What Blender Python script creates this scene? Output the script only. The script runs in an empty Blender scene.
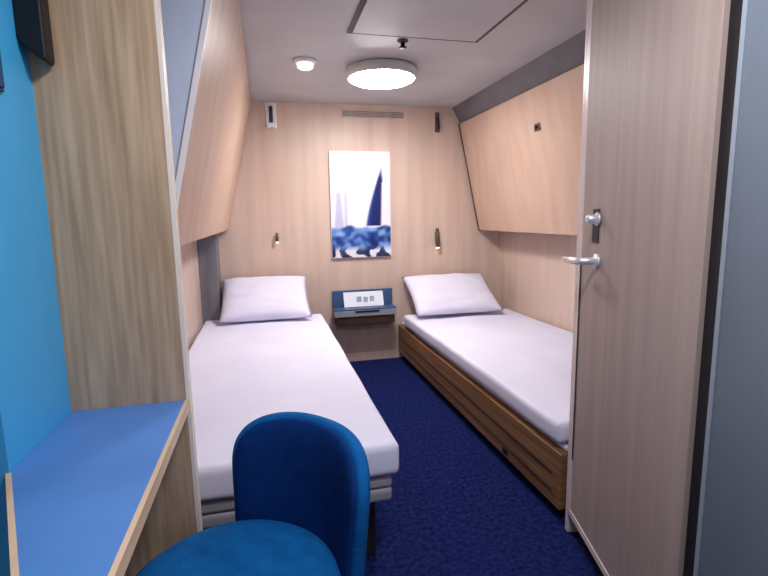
import bpy, bmesh, math, random
from mathutils import Vector, Matrix, noise
random.seed(4)
PI = math.pi
scn = bpy.context.scene
col = scn.collection
scn.view_settings.view_transform = 'Standard'
scn.view_settings.look = 'None'
scn.view_settings.exposure = 0.45
scn.view_settings.gamma = 0.92

# ------------------------------------------------------------------ materials
def srgb(r, g, b):
    f = lambda c: (c/255/12.92) if c/255 <= .04045 else ((c/255+.055)/1.055)**2.4
    return (f(r), f(g), f(b), 1)

def new_mat(name):
    m = bpy.data.materials.new(name); m.use_nodes = True
    nt = m.node_tree; b = nt.nodes['Principled BSDF']
    return m, nt, b

def mottled(name, c1, c2, scale=(8, 8, 8), rough=.5, metal=0, bump=0, detail=4, lo=.3, hi=.7, spec=.5, sheen=0, bscale=None):
    m, nt, b = new_mat(name)
    tc = nt.nodes.new('ShaderNodeTexCoord'); mp = nt.nodes.new('ShaderNodeMapping')
    mp.inputs['Scale'].default_value = scale
    nz = nt.nodes.new('ShaderNodeTexNoise'); nz.inputs['Scale'].default_value = 1; nz.inputs['Detail'].default_value = detail
    rp = nt.nodes.new('ShaderNodeValToRGB')
    rp.color_ramp.elements[0].position = lo; rp.color_ramp.elements[1].position = hi
    rp.color_ramp.elements[0].color = c1; rp.color_ramp.elements[1].color = c2
    L = nt.links.new
    L(tc.outputs['Object'], mp.inputs['Vector']); L(mp.outputs[0], nz.inputs['Vector'])
    L(nz.outputs[0], rp.inputs[0]); L(rp.outputs[0], b.inputs['Base Color'])
    b.inputs['Roughness'].default_value = rough; b.inputs['Metallic'].default_value = metal
    b.inputs['Specular IOR Level'].default_value = spec
    if sheen:
        b.inputs['Sheen Weight'].default_value = sheen
        b.inputs['Sheen Roughness'].default_value = .4
    if bump:
        n2 = nt.nodes.new('ShaderNodeTexNoise'); n2.inputs['Scale'].default_value = bscale or 120
        L(tc.outputs['Object'], n2.inputs['Vector'])
        bp = nt.nodes.new('ShaderNodeBump'); bp.inputs['Strength'].default_value = bump; bp.inputs['Distance'].default_value = .01
        L(n2.outputs[0], bp.inputs['Height']); L(bp.outputs[0], b.inputs['Normal'])
    return m

def emit(name, c, s):
    m, nt, b = new_mat(name)
    b.inputs['Base Color'].default_value = c
    b.inputs['Emission Color'].default_value = c; b.inputs['Emission Strength'].default_value = s
    return m

W_BACK = mottled('pale_wood', srgb(206, 182, 168), srgb(219, 198, 184), (14, 14, .9), .45)
W_BERTH = mottled('berth_wood', srgb(202, 172, 153), srgb(214, 186, 167), (12, 12, 1.2), .4)
W_OAK = mottled('oak_wood', srgb(164, 136, 108), srgb(202, 174, 144), (60, 60, 3.2), .5, detail=8, lo=.32, hi=.68)
W_DOOR = mottled('door_wood', srgb(171, 153, 146), srgb(186, 169, 161), (30, 30, 1.0), .55)
W_BED = mottled('bed_board_wood', srgb(120, 86, 56), srgb(168, 126, 86), (20, 2, 46), .5, detail=5)
W_EDGE = mottled('edge_band', srgb(226, 212, 198), srgb(236, 224, 212), (20, 20, 2), .4)
W_DESK_EDGE = mottled('desk_edge_wood', srgb(206, 176, 146), srgb(226, 200, 172), (20, 4, 40), .45)
EDGE_METAL = mottled('pale_metal', srgb(222, 206, 202), srgb(232, 218, 214), (20, 20, 2), .35)
BERTH_TRIM = mottled('white_trim', srgb(240, 238, 246), srgb(248, 246, 252), (10, 10, 10), .35)
BERTH_END = mottled('berth_end_grey_blue', srgb(206, 220, 244), srgb(218, 230, 250), (12, 12, 2), .35)
CEIL = mottled('ceiling_panel', srgb(198, 200, 202), srgb(210, 212, 214), (3, 3, 3), .45)
CEIL_LINE = mottled('ceiling_joint', srgb(92, 84, 86), srgb(108, 98, 100), (9, 9, 9), .6)
CARPET = mottled('navy_carpet', srgb(18, 28, 78), srgb(40, 54, 116), (55, 55, 55), .95, bump=.5, bscale=260, spec=.1, lo=.35, hi=.72)
BLUE_WALL = mottled('turquoise_panel', srgb(68, 172, 224), srgb(82, 182, 232), (4, 4, 1), .4)
DESK_BLUE = mottled('desk_blue', srgb(84, 132, 196), srgb(94, 142, 206), (6, 6, 6), .42)
CHAIR = mottled('chair_blue_fabric', srgb(4, 88, 150), srgb(8, 104, 168), (30, 30, 30), .85, bump=.25, bscale=300, spec=.2)
CHAIR_SHADED = mottled('chair_shaded_fabric', srgb(0, 46, 106), srgb(0, 56, 120), (30, 30, 30), .85, bump=.25, bscale=300, spec=.2)
LINEN = mottled('white_linen', srgb(226, 226, 246), srgb(232, 232, 250), (5, 5, 5), .85, bump=.12, bscale=14, spec=.2)
MATTRESS = mottled('grey_mattress', srgb(150, 148, 156), srgb(176, 174, 182), (6, 6, 60), .9, spec=.2)
BLACK = mottled('black_plastic', srgb(8, 8, 10), srgb(16, 16, 20), (8, 8, 8), .45)
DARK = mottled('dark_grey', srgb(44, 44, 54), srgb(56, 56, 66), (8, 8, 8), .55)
COVE_SHADE = mottled('cove_shade_grey', srgb(112, 110, 116), srgb(126, 124, 130), (5, 5, 5), .5)
DARKER = mottled('shadow_gap', srgb(24, 22, 26), srgb(34, 30, 34), (8, 8, 8), .7)
CASING = mottled('grey_casing', srgb(112, 112, 120), srgb(136, 136, 144), (14, 14, 2), .4)
JAMB = mottled('grey_jamb', srgb(112, 122, 134), srgb(126, 136, 148), (6, 6, 1), .38)
JAMB_HIGHLIGHT = mottled('jamb_edge_highlight', srgb(150, 160, 172), srgb(160, 170, 180), (6, 6, 1), .35)
CHROME = mottled('chrome', srgb(235, 235, 238), srgb(246, 246, 248), (10, 10, 10), .32, metal=.55)
WHITE_P = mottled('white_plastic', srgb(235, 232, 234), srgb(244, 241, 243), (10, 10, 10), .35)
RIM = mottled('lamp_rim_grey', srgb(214, 220, 218), srgb(226, 232, 230), (10, 10, 10), .35)
SHELF_BLUE = mottled('shelf_blue', srgb(60, 90, 134), srgb(72, 104, 148), (6, 6, 6), .4)
SHELF_GREY = mottled('shelf_grey_edge', srgb(146, 150, 164), srgb(160, 164, 178), (6, 6, 6), .4)
SHELF_SHADE = mottled('shelf_shade', srgb(66, 46, 40), srgb(80, 58, 50), (6, 30, 6), .6)
PAPER = mottled('card_white', srgb(228, 236, 246), srgb(238, 244, 252), (6, 6, 6), .6)
PRINT = mottled('card_print', srgb(120, 140, 165), srgb(170, 186, 206), (60, 60, 60), .6)
BRONZE = mottled('dark_bronze', srgb(92, 78, 70), srgb(112, 96, 86), (10, 10, 10), .45, metal=.3)
BLUE_BOX = mottled('dark_blue_plastic', srgb(10, 70, 110), srgb(16, 82, 124), (10, 10, 10), .4)
LAMP = emit('lamp_diffuser', (1, .965, .95, 1), 50)
FITTING_GLOW = emit('white_fitting_glow', (1, .98, .98, 1), .55)
GLOW = emit('reading_bulb', (1, .74, .42, 1), 5)

m, nt, b = new_mat('picture_print')
at = nt.nodes.new('ShaderNodeAttribute'); at.attribute_name = 'ink'
nt.links.new(at.outputs['Color'], b.inputs['Base Color']); b.inputs['Roughness'].default_value = .45
PICTURE = m

# ------------------------------------------------------------------ helpers
def tag(o, label=None, cat=None, group=None, kind=None):
    if label: o['label'] = label
    if cat: o['category'] = cat
    if group: o['group'] = group
    if kind: o['kind'] = kind
    return o

def empty(name, loc, label=None, cat=None, group=None, kind=None):
    o = bpy.data.objects.new(name, None); o.empty_display_size = .1; o.location = loc
    col.objects.link(o)
    return tag(o, label, cat, group, kind)

def world_loc(o):
    v = Vector((0, 0, 0))
    while o: v += o.location; o = o.parent
    return v

def obj(name, bm, mat, parent=None, smooth=False, label=None, origin=None):
    """bm is in world metres; it becomes ONE mesh object whose origin is 'origin' (or its parent's)."""
    bmesh.ops.recalc_face_normals(bm, faces=bm.faces)
    base = world_loc(parent) if parent else Vector((0, 0, 0))
    org = Vector(origin) if origin is not None else base
    bmesh.ops.translate(bm, vec=-org, verts=bm.verts)
    me = bpy.data.meshes.new(name); bm.to_mesh(me); bm.free()
    if smooth:
        for p in me.polygons: p.use_smooth = True
    me.materials.append(mat)
    o = bpy.data.objects.new(name, me); o.location = org-base
    if parent: o.parent = parent
    col.objects.link(o)
    if label: o['label'] = label
    return o

def struct(name, bm, mat, parent=None, **k):
    o = obj(name, bm, mat, parent, **k)
    if not parent: o['kind'] = 'structure'
    return o

def add_prism(bm, pts, z0, z1):
    lo = [bm.verts.new((x, y, z0)) for x, y in pts]; hi = [bm.verts.new((x, y, z1)) for x, y in pts]
    n = len(pts)
    bm.faces.new(lo[::-1]); bm.faces.new(hi)
    for i in range(n): bm.faces.new((lo[i], lo[(i+1) % n], hi[(i+1) % n], hi[i]))
    return bm

def box(x0, x1, y0, y1, z0, z1, bev=0, bm=None, seg=2):
    t = bmesh.new()
    add_prism(t, [(x0, y0), (x1, y0), (x1, y1), (x0, y1)], z0, z1)
    if bev: bmesh.ops.bevel(t, geom=t.edges[:], offset=bev, segments=seg, profile=.5, affect='EDGES')
    return merge(bm, t)

def merge(bm, t):
    if bm is None: return t
    me = bpy.data.meshes.new('t'); t.to_mesh(me); t.free(); bm.from_mesh(me); bpy.data.meshes.remove(me)
    return bm

def xz_prism(pts, y0, y1, bev=0):
    """polygon in x-z swept along y"""
    bm = bmesh.new()
    a = [bm.verts.new((x, y0, z)) for x, z in pts]; c = [bm.verts.new((x, y1, z)) for x, z in pts]
    n = len(pts); bm.faces.new(a); bm.faces.new(c[::-1])
    for i in range(n): bm.faces.new((a[i], c[i], c[(i+1) % n], a[(i+1) % n]))
    if bev:
        bmesh.ops.recalc_face_normals(bm, faces=bm.faces)
        bmesh.ops.bevel(bm, geom=bm.edges[:], offset=bev, segments=2, profile=.5, affect='EDGES')
    return bm

def obox(o, u, n, a0, a1, d0, d1, z0, z1, bev=0, bm=None):
    """box along direction u (from o), thickness along n"""
    t = bmesh.new()
    P = lambda a, d: (o[0]+u[0]*a+n[0]*d, o[1]+u[1]*a+n[1]*d)
    add_prism(t, [P(a0, d0), P(a1, d0), P(a1, d1), P(a0, d1)], z0, z1)
    if bev:
        bmesh.ops.recalc_face_normals(t, faces=t.faces)
        bmesh.ops.bevel(t, geom=t.edges[:], offset=bev, segments=2, profile=.5, affect='EDGES')
    return merge(bm, t)

def tube(p, r, bm=None, n=12):
    """round bar through points p, radius r or list of radii"""
    t = bmesh.new(); rings = []
    p = [Vector(q) for q in p]; rr = r if isinstance(r, (list, tuple)) else [r]*len(p)
    for i, q in enumerate(p):
        d = (p[min(i+1, len(p)-1)]-p[max(i-1, 0)]).normalized()
        a = d.orthogonal().normalized() if i == 0 else (a-d*a.dot(d)).normalized()
        c = d.cross(a)
        rings.append([t.verts.new(q+(a*math.cos(2*PI*k/n)+c*math.sin(2*PI*k/n))*rr[i]) for k in range(n)])
    for i in range(len(p)-1):
        for k in range(n): t.faces.new((rings[i][k], rings[i][(k+1) % n], rings[i+1][(k+1) % n], rings[i+1][k]))
    t.faces.new(rings[0][::-1]); t.faces.new(rings[-1])
    return merge(bm, t)

def lathe(cx, cy, prof, n=48):
    bm = bmesh.new(); rings = []
    for r, z in prof:
        if r < 1e-5: rings.append([bm.verts.new((cx, cy, z))])
        else: rings.append([bm.verts.new((cx+r*math.cos(2*PI*k/n), cy+r*math.sin(2*PI*k/n), z)) for k in range(n)])
    for a, c in zip(rings, rings[1:]):
        for k in range(n):
            k2 = (k+1) % n
            if len(a) == 1: bm.faces.new((a[0], c[k], c[k2]))
            elif len(c) == 1: bm.faces.new((a[k], a[k2], c[0]))
            else: bm.faces.new((a[k], a[k2], c[k2], c[k]))
    for ring in (rings[0], rings[-1]):
        if len(ring) > 1: bm.faces.new(ring)
    return bm

def soft_box(x0, x1, y0, y1, z0, z1, r, amp=.006, freq=3.0, cut=22, keep_bottom=False):
    bm = box(x0, x1, y0, y1, z0, z1)
    bmesh.ops.recalc_face_normals(bm, faces=bm.faces)
    bmesh.ops.bevel(bm, geom=bm.edges[:], offset=r, segments=4, profile=.6, affect='EDGES')
    long_edges = [e for e in bm.edges if e.calc_length() > .12]
    bmesh.ops.subdivide_edges(bm, edges=long_edges, cuts=cut, use_grid_fill=True)
    for v in bm.verts:
        q = v.co
        if keep_bottom and q.z < z0+r*.6: continue
        k = noise.noise(q*freq)*amp + noise.noise(Vector((q.x*freq*2.7, q.y*freq*1.3, 3)))*amp*.6
        v.co.z += k; v.co.x += noise.noise(q*freq+Vector((7, 1, 2)))*amp*.5
    return bm

# ------------------------------------------------------------------ dimensions (metres; eye stands at x=0 y=0)
H = 1.98; YB = 3.70; XL = -.46; XR = 1.90

# ------------------------------------------------------------------ the setting
struct('floor', box(-1.0, 2.0, -.6, YB+.05, -.05, 0), CARPET)
cb = box(-1.0, 2.0, -.6, YB+.05, H, H+.05)
struct('ceiling', cb, CEIL)
struct('wall_back', box(XL-.05, XR+.05, YB, YB+.05, 0, H), W_BACK)
struct('wall_left', box(XL-.05, XL, 1.17, YB, 0, H), W_BACK)
struct('wall_right', box(XR, XR+.05, .2, YB, 0, H), W_BACK)
# turquoise wall beside the desk, and the dark wall set further back beside it
struct('wall_desk', box(-.50, -.432, .868, 1.17, 0, H), BLUE_WALL)
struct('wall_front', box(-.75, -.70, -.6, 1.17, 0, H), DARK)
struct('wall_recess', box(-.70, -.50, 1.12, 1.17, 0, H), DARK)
# wooden partition between desk and left bed
pt = struct('wall_partition', box(-.432, -.197, 1.134, 1.166, 0, H), W_OAK)
struct('edge_band', box(-.197, -.189, 1.134, 1.166, 0, H), W_EDGE, pt, label='pale edge band')
# bathroom block behind the opened door
D0 = Vector((1.006, 1.40)); D1 = Vector((.832, .768))
du = (D1-D0).normalized(); dn = Vector((du.y, -du.x))          # du: towards the hinge, dn: towards the bed lane
if dn.x > 0: dn = -dn
wall_pts = [D0-dn*.062+du*.01, D0-dn*.062+du*.69, Vector((XR, .70)), Vector((XR, 1.44)), Vector((1.08, 1.44))]
bm = bmesh.new(); add_prism(bm, [tuple(p) for p in wall_pts], 0, H)
struct('wall_bathroom', bm, W_DOOR)
# corner post in front of the block, door gap and grey jamb
struct('trim_1', obox(D0, du, -dn, -.022, .0, .0, .055, 0, H, .004), EDGE_METAL)
struct('trim_2', obox(D1, du, -dn, .004, .05, .010, .06, 0, H), DARKER)
jb = bmesh.new(); add_prism(jb, [(.819, .715), (.86, .715), (1.5, .60), (1.5, .2), (.80, .2)], 0, H)
jamb = struct('trim_3', jb, JAMB)
eb = bmesh.new(); add_prism(eb, [(.8165, .7165), (.8187, .7165), (.8184, .707), (.8162, .707)], 0, H)
struct('edge_strip', eb, JAMB_HIGHLIGHT, jamb, label='pale painted highlight on the edge')  # thin strip coloured as the highlight along the jamb corner
# baseboard, casing and a wedge in shade grey
struct('baseboard_back', box(.36, 1.06, YB-.012, YB, 0, .06), W_BACK)
struct('trim_4', box(XL, -.338, 3.50, YB-.002, 0, 1.078, .004), CASING)
struct('shade_cove', xz_prism([(1.54, 1.863), (XR, 1.863), (XR, H), (1.47, H)], 1.45, YB-.002), COVE_SHADE)  # added grey wedge stands in for the shade above the right berth
# kick strip under the door
struct('baseboard_right', obox(D0, du, -dn, .02, .66, .035, .060, 0, .10), DARKER)

# door leaf
door = empty('door_1', (D1.x, D1.y, 0), kind='structure')
DL = (D1-D0).length
obj('door_leaf', obox(D0, du, -dn, .030, DL, .0, .036, .085, H-.03, .002), W_DOOR, door)
obj('edge_strip', obox(D0, du, -dn, .001, .029, -.001, .036, .085, H-.03, .001), EDGE_METAL, door, label='pale metal edge strip')
obj('kick_plate', obox(D0, du, -dn, .032, DL-.01, -.0035, -.0005, .088, .11), EDGE_METAL, door)
def dp(a, d, z):
    p = D0+du*a+dn*d
    return Vector((p.x, p.y, z))
obj('seal_strip', obox(D0, du, dn, .027, .034, .0012, .003, .30, 1.0), DARK, door, label='dark seal strip')
obj('turn_shade', obox(D0, du, dn, .115, .160, .0005, .004, 1.06, 1.16, .0015), DARK, door, label='dark patch for the shadow by the thumb turn')  # thin dark slab stands in for shadow beside the door hardware
obj('door_handle', tube([dp(.158, .0005, 1.005), dp(.158, .008, 1.005), dp(.158, .0085, 1.005), dp(.158, .045, 1.005), dp(.152, .055, 1.005), dp(.105, .058, 1.003), dp(.03, .056, 1.0)], [.022, .022, .011, .011, .012, .011, .009]), CHROME, door, True, label='chrome lever handle')
obj('thumb_turn', tube([dp(.158, .0045, 1.13), dp(.158, .010, 1.13), dp(.158, .0105, 1.13), dp(.158, .034, 1.13), dp(.158, .040, 1.13)], [.020, .020, .014, .014, .008]), CHROME, door, True, label='chrome thumb turn')

# ------------------------------------------------------------------ ceiling fittings
t = empty('ceiling_light', (.69, 2.82, H), 'round white glowing ceiling lamp with grey rim', 'ceiling light')
obj('rim', lathe(.69, 2.82, [(.195, H), (.205, H-.012), (.205, H-.045), (.198, H-.055), (.188, H-.056), (.186, H-.04), (.186, H-.002)], 64), RIM, t, True)
obj('diffuser', lathe(.69, 2.82, [(.185, H-.045), (.183, H-.060), (.16, H-.070), (.10, H-.077), (0, H-.080)], 64), LAMP, t, True)
t = empty('ceiling_fitting', (.25, 2.74, H), 'small round white fitting on the ceiling left of the large lamp', 'fitting')
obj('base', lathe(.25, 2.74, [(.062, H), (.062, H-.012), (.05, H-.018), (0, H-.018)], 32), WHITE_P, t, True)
obj('lens', lathe(.25, 2.74, [(.045, H-.018), (.043, H-.038), (.03, H-.046), (0, H-.048)], 32), FITTING_GLOW, t, True)  # glow added to make the white plastic look bright
t = empty('ceiling_hatch', (.72, 1.95, H), 'large rectangular access panel in the ceiling with dark outline', 'ceiling panel')
obj('panel', box(.425, 1.025, 1.30, 2.285, H-.010, H-.0005, .002), CEIL, t)
bm = bmesh.new()
for x0, x1, y0, y1 in [(.405, .425, 1.28, 2.305), (1.025, 1.045, 1.28, 2.305), (.425, 1.025, 2.285, 2.305), (.425, 1.025, 1.28, 1.30)]:
    box(x0, x1, y0, y1, H-.006, H-.0005, 0, bm)
obj('outline', bm, CEIL_LINE, t, label='dark joint round the panel')
t = empty('sprinkler_head', (.685, 2.36, H), 'small dark round sprinkler at the back edge of the ceiling panel', 'sprinkler')
obj('flange', lathe(.685, 2.36, [(.026, H), (.026, H-.006), (.012, H-.012), (0, H-.012)], 24), BRONZE, t, True)
obj('nozzle', lathe(.685, 2.36, [(.010, H-.012), (.010, H-.028), (.018, H-.030), (.018, H-.034), (0, H-.034)], 24), BLACK, t, True)

# ------------------------------------------------------------------ upper berths, folded away
t = empty('upper_berth', (XL, 2.5, 1.045), 'tall folded upper berth over the left bed, pale wood leaning panel', 'bunk')
y0, y1 = 1.45, YB-.004
fx = lambda z: -.268+.234*(z-1.046)
obj('body', xz_prism([(XL+.003, 1.080), (fx(1.08)-.016, 1.080), (fx(1.965)-.016, 1.965), (XL+.003, 1.965)], y0+.012, y1), BERTH_END, t, label='grey blue carcass end')
obj('front_panel', xz_prism([(fx(1.068)-.014, 1.068), (fx(1.068), 1.068), (fx(1.972), 1.972), (fx(1.972)-.014, 1.972)], y0+.012, y1, .003), W_BERTH, t)
obj('edge_trim', xz_prism([(fx(1.068)-.015, 1.068), (fx(1.068)+.001, 1.068), (fx(1.972)+.001, 1.972), (fx(1.972)-.015, 1.972)], y0-.004, y0+.012, .002), BERTH_TRIM, t, label='white edge trim')
obj('hinge', box(-.262, -.236, y0-.006, y0+.0115, 1.62, 1.80, .003), DARK, t, label='dark hinge')

t = empty('upper_berth', (XR, 2.5, 1.02), 'wide folded upper berth over the right bed with small catch', 'bunk')
gx = lambda z: 1.702-.218*(z-1.022)
obj('body', xz_prism([(XR-.0003, 1.03), (gx(1.03)+.028, 1.03), (gx(1.85)+.028, 1.845), (XR-.0003, 1.845)], 1.46, YB-.0003), CASING, t)
obj('front_panel', xz_prism([(gx(1.022), 1.022), (gx(1.022)+.026, 1.022), (gx(1.855)+.026, 1.855), (gx(1.855), 1.855)], 1.452, YB-.03, .003), W_BERTH, t)
obj('edge_trim', xz_prism([(gx(1.020)-.002, 1.018), (gx(1.020)+.03, 1.018), (gx(1.86)+.03, 1.860), (gx(1.86)-.002, 1.860)], YB-.03, YB-.012), BRONZE, t, label='dark edge trim')
ct = obj('catch', box(gx(1.645)-.006, gx(1.645)+.003, 2.575, 2.635, 1.625, 1.665, .002), BRONZE, t, label='small dark catch')
obj('catch_knob', tube([(gx(1.645)-.006, 2.605, 1.645), (gx(1.645)-.016, 2.605, 1.645)], .010), BLACK, ct)

# ------------------------------------------------------------------ back wall fittings
PX0, PX1, PZ0, PZ1 = .485, .955, .833, 1.637
t = empty('wall_picture', ((PX0+PX1)/2, YB, PZ0), 'tall unframed picture of a blue sail above choppy blue waves', 'picture')
obj('canvas', box(PX0, PX1, YB-.022, YB-.001, PZ0, PZ1, .002), BERTH_TRIM, t)
NX, NZ = 64, 108
bm = bmesh.new(); lay = bm.verts.layers.float_color.new('ink')
def mix(a, c, k): return [p+(q-p)*max(0, min(1, k)) for p, q in zip(a, c)]
WH = srgb(240, 240, 250); PALE = srgb(196, 198, 226); NAVY = srgb(14, 36, 104); MID = srgb(50, 92, 176); SKY = srgb(150, 190, 236); DKB = srgb(18, 30, 66)
def ink(u, v):                                  # u left-right, v bottom-top
    c = mix(WH, srgb(226, 222, 240), noise.noise(Vector((u*2, v*3, 1)))*.5+.3)
    # pale sail on the left
    if .28 < v < .62:
        e = .045+.05*(.62-v)/.34
        k = min(1, max(0, (e-abs(u-.13))/.03)); c = mix(c, PALE, k)
    if .30 < v < .62: c = mix(c, srgb(170, 178, 214), .8*max(0, 1-abs(u-.245)/.035))
    # tall dark sail leaning right
    if .30 < v < .86:
        s = (v-.30)/.56
        l = .57+.27*s**1.3; r = .85+.035*s
        if s > .75: r = .89-.02*(s-.75)/.25
        k = min((u-l)/.03, (r-u)/.03); k = max(0, min(1, k))
        shade = mix(NAVY, MID, max(0, (r-u)/(r-l+.01)-.62)*2.4)
        if s > .82: shade = mix(shade, SKY, (s-.82)*4)
        c = mix(c, shade, k)
    # waves
    edge = .30+.03*noise.noise(Vector((u*5, 0, 4)))
    if v < edge:
        n1 = noise.noise(Vector((u*4.5+v*3, v*9, 2))); n2 = noise.noise(Vector((u*11, v*20, 9)))
        w = mix(MID, SKY, n1*1.1+n2*.7+.25)
        w = mix(w, NAVY, (-n1*1.2-n2*.6)+(.35 if u > .66 and v > .12 else -.02))
        if v < .11:
            foam = .5+.5*math.sin(u*19+n1*4)
            w = mix(w, WH if foam > .45 else DKB, min(1, (.11-v)/.05)*.9)
        c = mix(c, w, (edge-v)/.02)
    return c
vs = [[None]*(NX+1) for _ in range(NZ+1)]
for j in range(NZ+1):
    for i in range(NX+1):
        u, v = i/NX, j/NZ
        q = bm.verts.new((PX0+.003+(PX1-PX0-.006)*u, YB-.0235, PZ0+.003+(PZ1-PZ0-.006)*v)); q[lay] = ink(u, v); vs[j][i] = q
for j in range(NZ):
    for i in range(NX): bm.faces.new((vs[j][i], vs[j][i+1], vs[j+1][i+1], vs[j+1][i]))
obj('print', bm, PICTURE, t)

t = empty('air_vent', (.83, YB, 1.92), 'long narrow air vent at the top of the back wall above the picture', 'vent')
obj('frame', box(.59, 1.08, YB-.008, YB-.001, 1.885, 1.935, .002), W_BACK, t)
bm = bmesh.new()
for k in range(4): box(.60, 1.07, YB-.011, YB-.0075, 1.890+k*.011, 1.896+k*.011, 0, bm)
obj('slats', bm, CASING, t)

def hook(x, z, white, label):
    t = empty('wall_hook', (x, YB, z), label, 'hook')
    pm = WHITE_P if white else BRONZE
    if white:
        obj('plate', box(x-.038, x+.038, YB-.012, YB-.001, z-.10, z+.085, .005), pm, t, label='white back plate')
        obj('hook_arm', box(x-.012, x+.012, YB-.03, YB-.0115, z-.055, z+.055, .004), DARK, t, label='dark slim arm')
        obj('lip', box(x-.034, x+.034, YB-.04, YB-.0115, z-.096, z-.064, .006), pm, t)
    else:
        obj('plate', box(x-.018, x+.018, YB-.012, YB-.001, z-.075, z+.075, .004), pm, t)
        obj('hook_arm', tube([(x, YB-.012, z+.03), (x, YB-.03, z+.01), (x, YB-.034, z-.04), (x, YB-.045, z-.05)], .010), DARK, t, True)
hook(.08, 1.885, True, 'white wall hook with dark arm high on the back wall, left side')
hook(1.345, 1.865, False, 'slim dark wall hook high on the back wall near the right berth')
def reading_light(x, z, sx, hgt, label):
    t = empty('reading_light', (x, YB, z), label, 'reading lamp')
    obj('bracket', box(x-sx*.6, x+sx*.6, YB-.008, YB-.001, z-hgt*.6, z+hgt*.6, .003), CASING, t)
    st = obj('lamp_head', tube([(x, YB-.03, z+hgt), (x, YB-.034, z+hgt*.2), (x, YB-.04, z-hgt)], [sx*.7, sx, sx*.9]), BRONZE, t, True, label='dark slim lamp head')
    obj('bulb', lathe(x, YB-.041, [(sx*.7, z-hgt-.0005), (sx*.6, z-hgt-.006), (0, z-hgt-.008)], 16), GLOW, st, True)
reading_light(.079, 1.005, .013, .032, 'tiny dark reading lamp on the wall above the left pillow')
reading_light(1.336, .968, .018, .075, 'slim dark reading lamp on the wall above the right pillow')

# ------------------------------------------------------------------ bedside shelf
t = empty('bedside_shelf', (.72, YB, .33), 'small blue and grey wall shelf with drawer between the two beds', 'shelf')
obj('back_panel', box(.478, .955, YB-.03, YB-.013, .452, .58, .003), SHELF_BLUE, t)
obj('top', box(.475, .957, YB-.15, YB-.013, .440, .452, .003), SHELF_BLUE, t)
dr = obj('drawer', box(.475, .957, YB-.15, YB-.013, .392, .4395, .003), SHELF_GREY, t, label='grey drawer front')
obj('handle', box(.63, .82, YB-.156, YB-.1495, .424, .437, .003), BLACK, dr, label='black finger pull')
obj('underside_shade', box(.49, .945, YB-.14, YB-.013, .325, .3915, .003), SHELF_SHADE, t, label='dark brown block for the shade under the shelf')  # block coloured as the shadow beneath the drawer
ld = empty('leaflet', (.72, YB-.06, .453), 'white printed leaflet leaning on the blue bedside shelf', 'leaflet')
def lean_quad(x0, x1, za, zb, off, th=.002):
    bm = bmesh.new()
    f = lambda z: YB-.075+(z-.455)*.40
    add = [(x, f(z)+o, z) for o in (off, off-th) for (x, z) in ((x0, za), (x1, za), (x1, zb), (x0, zb))]
    v = [bm.verts.new(p) for p in add]
    bm.faces.new(v[:4]); bm.faces.new(v[4:][::-1])
    for i in range(4): bm.faces.new((v[i], v[i+4], v[(i+1) % 4+4], v[(i+1) % 4]))
    return bm
obj('sheet', lean_quad(.56, .875, .455, .565, 0), PAPER, ld)
bm = bmesh.new()
for xa, xb, za, zb in [(.66, .70, .49, .53), (.715, .75, .485, .525), (.765, .80, .49, .53)]:
    merge(bm, lean_quad(xa, xb, za, zb, -.0022, .0005))
obj('printed_blocks', bm, PRINT, ld)

# ------------------------------------------------------------------ beds
def pillow(x0, x1, yb, zb, yf, zf, thick, label, seed, group='white pillows'):
    """cushion leaning between back edge (yb, zb) and front edge (yf, zf)"""
    bm = bmesh.new(); n = 26; cx = (x0+x1)/2; hw = (x1-x0)/2
    a = Vector((0, yf, zf)); d = Vector((0, yb-yf, zb-zf)); L = d.length; d.normalize(); nn = Vector((0, d.z, -d.y))
    if nn.z < 0: nn = -nn
    top, bot = {}, {}
    for i in range(n+1):
        for j in range(n+1):
            u, v = -1+2*i/n, -1+2*j/n
            pinch = 1-.05*(1-abs(u)**2)*abs(v)**6; pu = 1-.05*(1-abs(v)**2)*abs(u)**6
            h = ((1-u**4)*(1-v**4))**.55*thick/2
            wr = noise.noise(Vector((u*2.2, v*3.4, seed)))*.014*(1-u**6)*(1-v**6)
            c = a+d*(L*(v*pinch+1)/2)+Vector((cx+u*hw*pu, 0, 0))
            top[i, j] = bm.verts.new(c+nn*(h+wr))
            edge = i in (0, n) or j in (0, n)
            bot[i, j] = top[i, j] if edge else bm.verts.new(c-nn*h*.75)
    for i in range(n):
        for j in range(n):
            bm.faces.new((top[i, j], top[i+1, j], top[i+1, j+1], top[i, j+1]))
            f = [bot[i, j], bot[i, j+1], bot[i+1, j+1], bot[i+1, j]]
            try: bm.faces.new(f)
            except ValueError: pass
    o = obj('pillow', bm, LINEN, None, True, origin=(cx, yf, zf))
    return tag(o, label, 'pillow', group)

# left bed
t = empty('single_bed', (-.05, 2.5, 0), 'left bed under the tall berth, grey mattress layers showing at its foot', 'bed')
obj('base', box(XL+.012, .31, 1.46, YB-.01, 0, .243, .006), DARKER, t, label='dark base')
obj('mattress', soft_box(XL+.012, .350, 1.375, YB-.015, .250, .295, .015, .0012), MATTRESS, t, True, label='grey lower mattress')
obj('mattress_topper', soft_box(XL+.012, .350, 1.375, YB-.015, .297, .334, .013, .0012), MATTRESS, t, True)
dv = obj('duvet', soft_box(XL+.015, .372, 1.358, 3.50, .343, .450, .026, .007, 2.6), LINEN, None, True, origin=(-.05, 2.35, .343))
tag(dv, 'white duvet spread over the left bed behind the blue chair', 'duvet', 'white duvets')
pillow(-.330, .280, 3.66, .705, 3.26, .475, .14, 'white pillow propped at the head of the left bed', 1)

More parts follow.
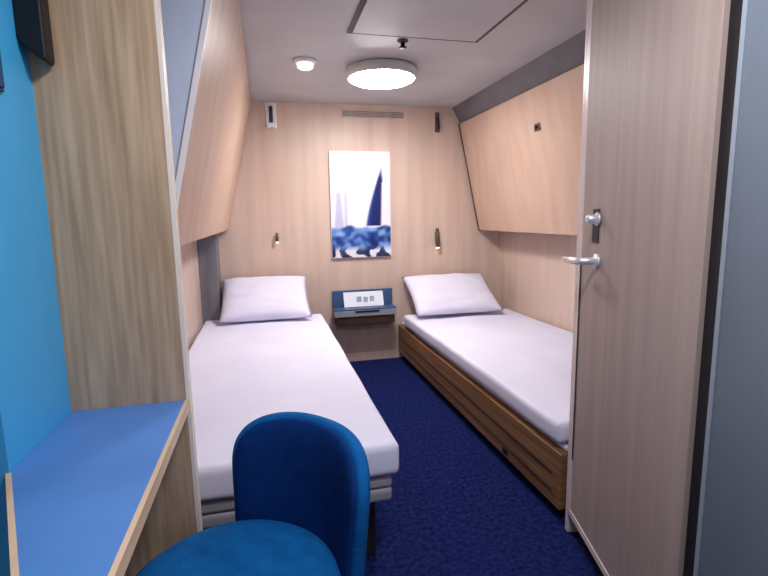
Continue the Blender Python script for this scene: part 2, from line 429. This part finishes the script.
# right bed
t = empty('single_bed', (1.46, 2.5, 0), 'right bed with brown wooden side board beside the door', 'bed')
BX = 1.005
obj('base', box(BX+.05, XR-.01, 1.455, YB-.01, 0, .06, .0), DARKER, t, label='dark recessed plinth')
obj('side_board', box(BX, BX+.028, 1.45, YB-.014, .055, .275, .003), W_BED, t)
obj('bed_platform', box(BX+.029, XR-.01, 1.455, YB-.014, .061, .275, .003), W_BED, t)
lk = obj('drawer_lock', box(BX-.006, BX-.0005, 1.845, 1.885, .075, .10, .002), BLACK, t, label='small black lock')
bm = bmesh.new(); box(BX-.003, BX-.0002, 1.50, YB-.10, .178, .183, 0, bm); box(BX-.003, BX-.0002, 1.50, YB-.10, .110, .113, 0, bm)
obj('grooves', bm, DARKER, t, label='dark groove lines')
obj('mattress', soft_box(BX+.03, XR-.012, 1.46, YB-.016, .277, .296, .008, .0005), LINEN, t, True, label='white mattress')
dv = obj('duvet', soft_box(BX-.004, XR-.012, 1.462, 3.52, .306, .392, .026, .006, 2.4), LINEN, None, True, origin=(1.46, 2.4, .306))
tag(dv, 'white duvet spread over the right bed beside the door', 'duvet', 'white duvets')
pillow(1.035, 1.725, 3.665, .665, 3.27, .425, .12, 'white pillow propped at the head of the right bed', 5)

# ------------------------------------------------------------------ desk
t = empty('desk', (-.30, .80, .70), 'narrow blue topped wall desk with pale wood front edge', 'desk')
def lp(pts, z0, z1):
    bm = bmesh.new(); add_prism(bm, pts, z0, z1); return bm
obj('desktop', lp([(-.431, 1.133), (-.431, .872), (-.302, .598), (-.235, .30), (-.200, .30), (-.200, 1.133)], .715, .740), DESK_BLUE, t)
obj('front_edge', lp([(-.200, .30), (-.192, .30), (-.192, 1.133), (-.200, 1.133)], .716, .7405), W_DESK_EDGE, t, label='pale wood front edge')
obj('side_edge', lp([(-.431, .872), (-.438, .868), (-.309, .594), (-.242, .296), (-.235, .30), (-.302, .598)], .710, .7405), W_DESK_EDGE, t, label='pale edge at the wall end')
obj('bracket', lp([(-.431, 1.133), (-.431, .90), (-.40, .90), (-.40, 1.133)], .55, .7145), W_OAK, t)

# ------------------------------------------------------------------ chair
CX, CY = -.10, .885
t = empty('chair', (CX, CY, 0), 'blue upholstered chair with round seat drawn up beside the desk', 'chair')
R = .212
obj('seat', lathe(CX, CY, [(0, .365), (.15, .365), (.195, .372), (R, .40), (R+.004, .425), (.206, .445), (.185, .461), (.14, .474), (.07, .482), (0, .484)], 72), CHAIR, t, True)
ang0 = math.atan2(.145, .165)                    # from seat centre to backrest
ZL, ZH = .34, .692
def back_bm(half, zl, zh, d0, thick, top):
    """curved upright panel; d0 moves it off the middle of the backrest, towards the sitter when negative"""
    bm = bmesh.new(); nu, nv = 48, 40; F, B = {}, {}
    for i in range(nu+1):
        for j in range(nv+1):
            s_ = math.sin((-1+2*i/nu)*PI/2); v = math.sin(j/nv*PI/2)
            w = max(.02, (1-max(0, (v-top)/(1-top))**3)**(1/3))
            a = ang0+s_*half*w
            z = zl+(zh-zl)*v - .03*v*s_*w*0
            rim = max(0, 1-abs(s_)**5)**.5*max(0, 1-v**9)**.5
            th = .004+(thick-.004)*rim
            r0 = .226+.035*(z-ZL)/(ZH-ZL)+d0
            for D, r in ((F, r0-th), (B, r0+th)):
                D[i, j] = bm.verts.new((CX+r*math.cos(a), CY+r*math.sin(a), z))
    for D in (F, B):
        for i in range(nu):
            for j in range(nv): bm.faces.new((D[i, j], D[i+1, j], D[i+1, j+1], D[i, j+1]))
    for i in range(nu):
        for j in (0, nv): bm.faces.new((F[i, j], F[i+1, j], B[i+1, j], B[i, j]))
    for j in range(nv):
        for i in (0, nu): bm.faces.new((F[i, j], F[i, j+1], B[i, j+1], B[i, j]))
    return bm
obj('backrest', back_bm(.88, ZL, ZH, .006, .026, .58), CHAIR, t, True)
obj('back_shade', back_bm(.855, ZL+.006, ZH-.008, -.007, .023, .60), CHAIR_SHADED, t, True, label='inner face in darkened shade blue')  # same upholstery coloured darker for the shaded front of the backrest
for k in range(4):
    a = ang0+PI/4+k*PI/2
    c, s = math.cos(a), math.sin(a)
    obj('leg', tube([(CX+.14*c, CY+.14*s, .366), (CX+.17*c, CY+.17*s, .20), (CX+.20*c, CY+.20*s, .0)], [.014, .012, .010]), BLACK, t, True)

# ------------------------------------------------------------------ things on the turquoise wall
t = empty('wall_device', (-.41, 1.13, 1.45), 'black rounded device fixed in the corner high above the desk', 'wall device')
obj('casing', xz_prism([(-.431, 1.492), (-.424, 1.478), (-.392, 1.452), (-.388, 1.452), (-.385, 1.46), (-.385, 1.72), (-.431, 1.72)], 1.085, 1.128, .004), BLACK, t)
obj('mount', box(-.42, -.39, 1.128, 1.1338, 1.50, 1.70), DARK, t)
t = empty('wall_socket', (-.431, .98, 1.37), 'dark blue box on the turquoise wall at the left edge', 'wall box')
obj('back_box', box(-.4315, -.426, (.90), 1.004, 1.372, 1.456, .002), BLUE_BOX, t)
obj('cover', box(-.4258, -.422, .905, .998, 1.378, 1.450, .0015), BLUE_BOX, t)

# ------------------------------------------------------------------ light
def area(name, loc, size, power, color, rot=(0, 0, 0)):
    l = bpy.data.lights.new(name, 'AREA'); l.shape = 'DISK'; l.size = size; l.energy = power; l.color = color
    o = bpy.data.objects.new(name, l); o.location = loc; o.rotation_euler = rot; col.objects.link(o); return o
area('entry_fill_light', (.30, .50, H-.03), .30, 12, (.98, .97, 1))  # added fill light, unseen, brightens the desk, partition and door
w = bpy.data.worlds.new('World'); scn.world = w; w.use_nodes = True
w.node_tree.nodes['Background'].inputs[0].default_value = (.80, .82, 1, 1)
w.node_tree.nodes['Background'].inputs[1].default_value = .40

# ------------------------------------------------------------------ camera
f = 481.0
cy_ = Vector(((265-384)/f, -(218-288)/f, -1)).normalized()
up = -Vector(((440-384)/f, -(3500-288)/f, -1)).normalized()
up = (up-cy_*up.dot(cy_)).normalized(); cx_ = cy_.cross(up)
Rm = Matrix((cx_, cy_, up))                      # rows are the room's axes seen from the camera
cam = bpy.data.cameras.new('camera'); co = bpy.data.objects.new('camera', cam); col.objects.link(co)
cam.sensor_width = 36; cam.lens = f/768*36; cam.clip_start = .02
co.matrix_world = Matrix.Translation((0, 0, 1.15)) @ Rm.to_4x4()
scn.camera = co
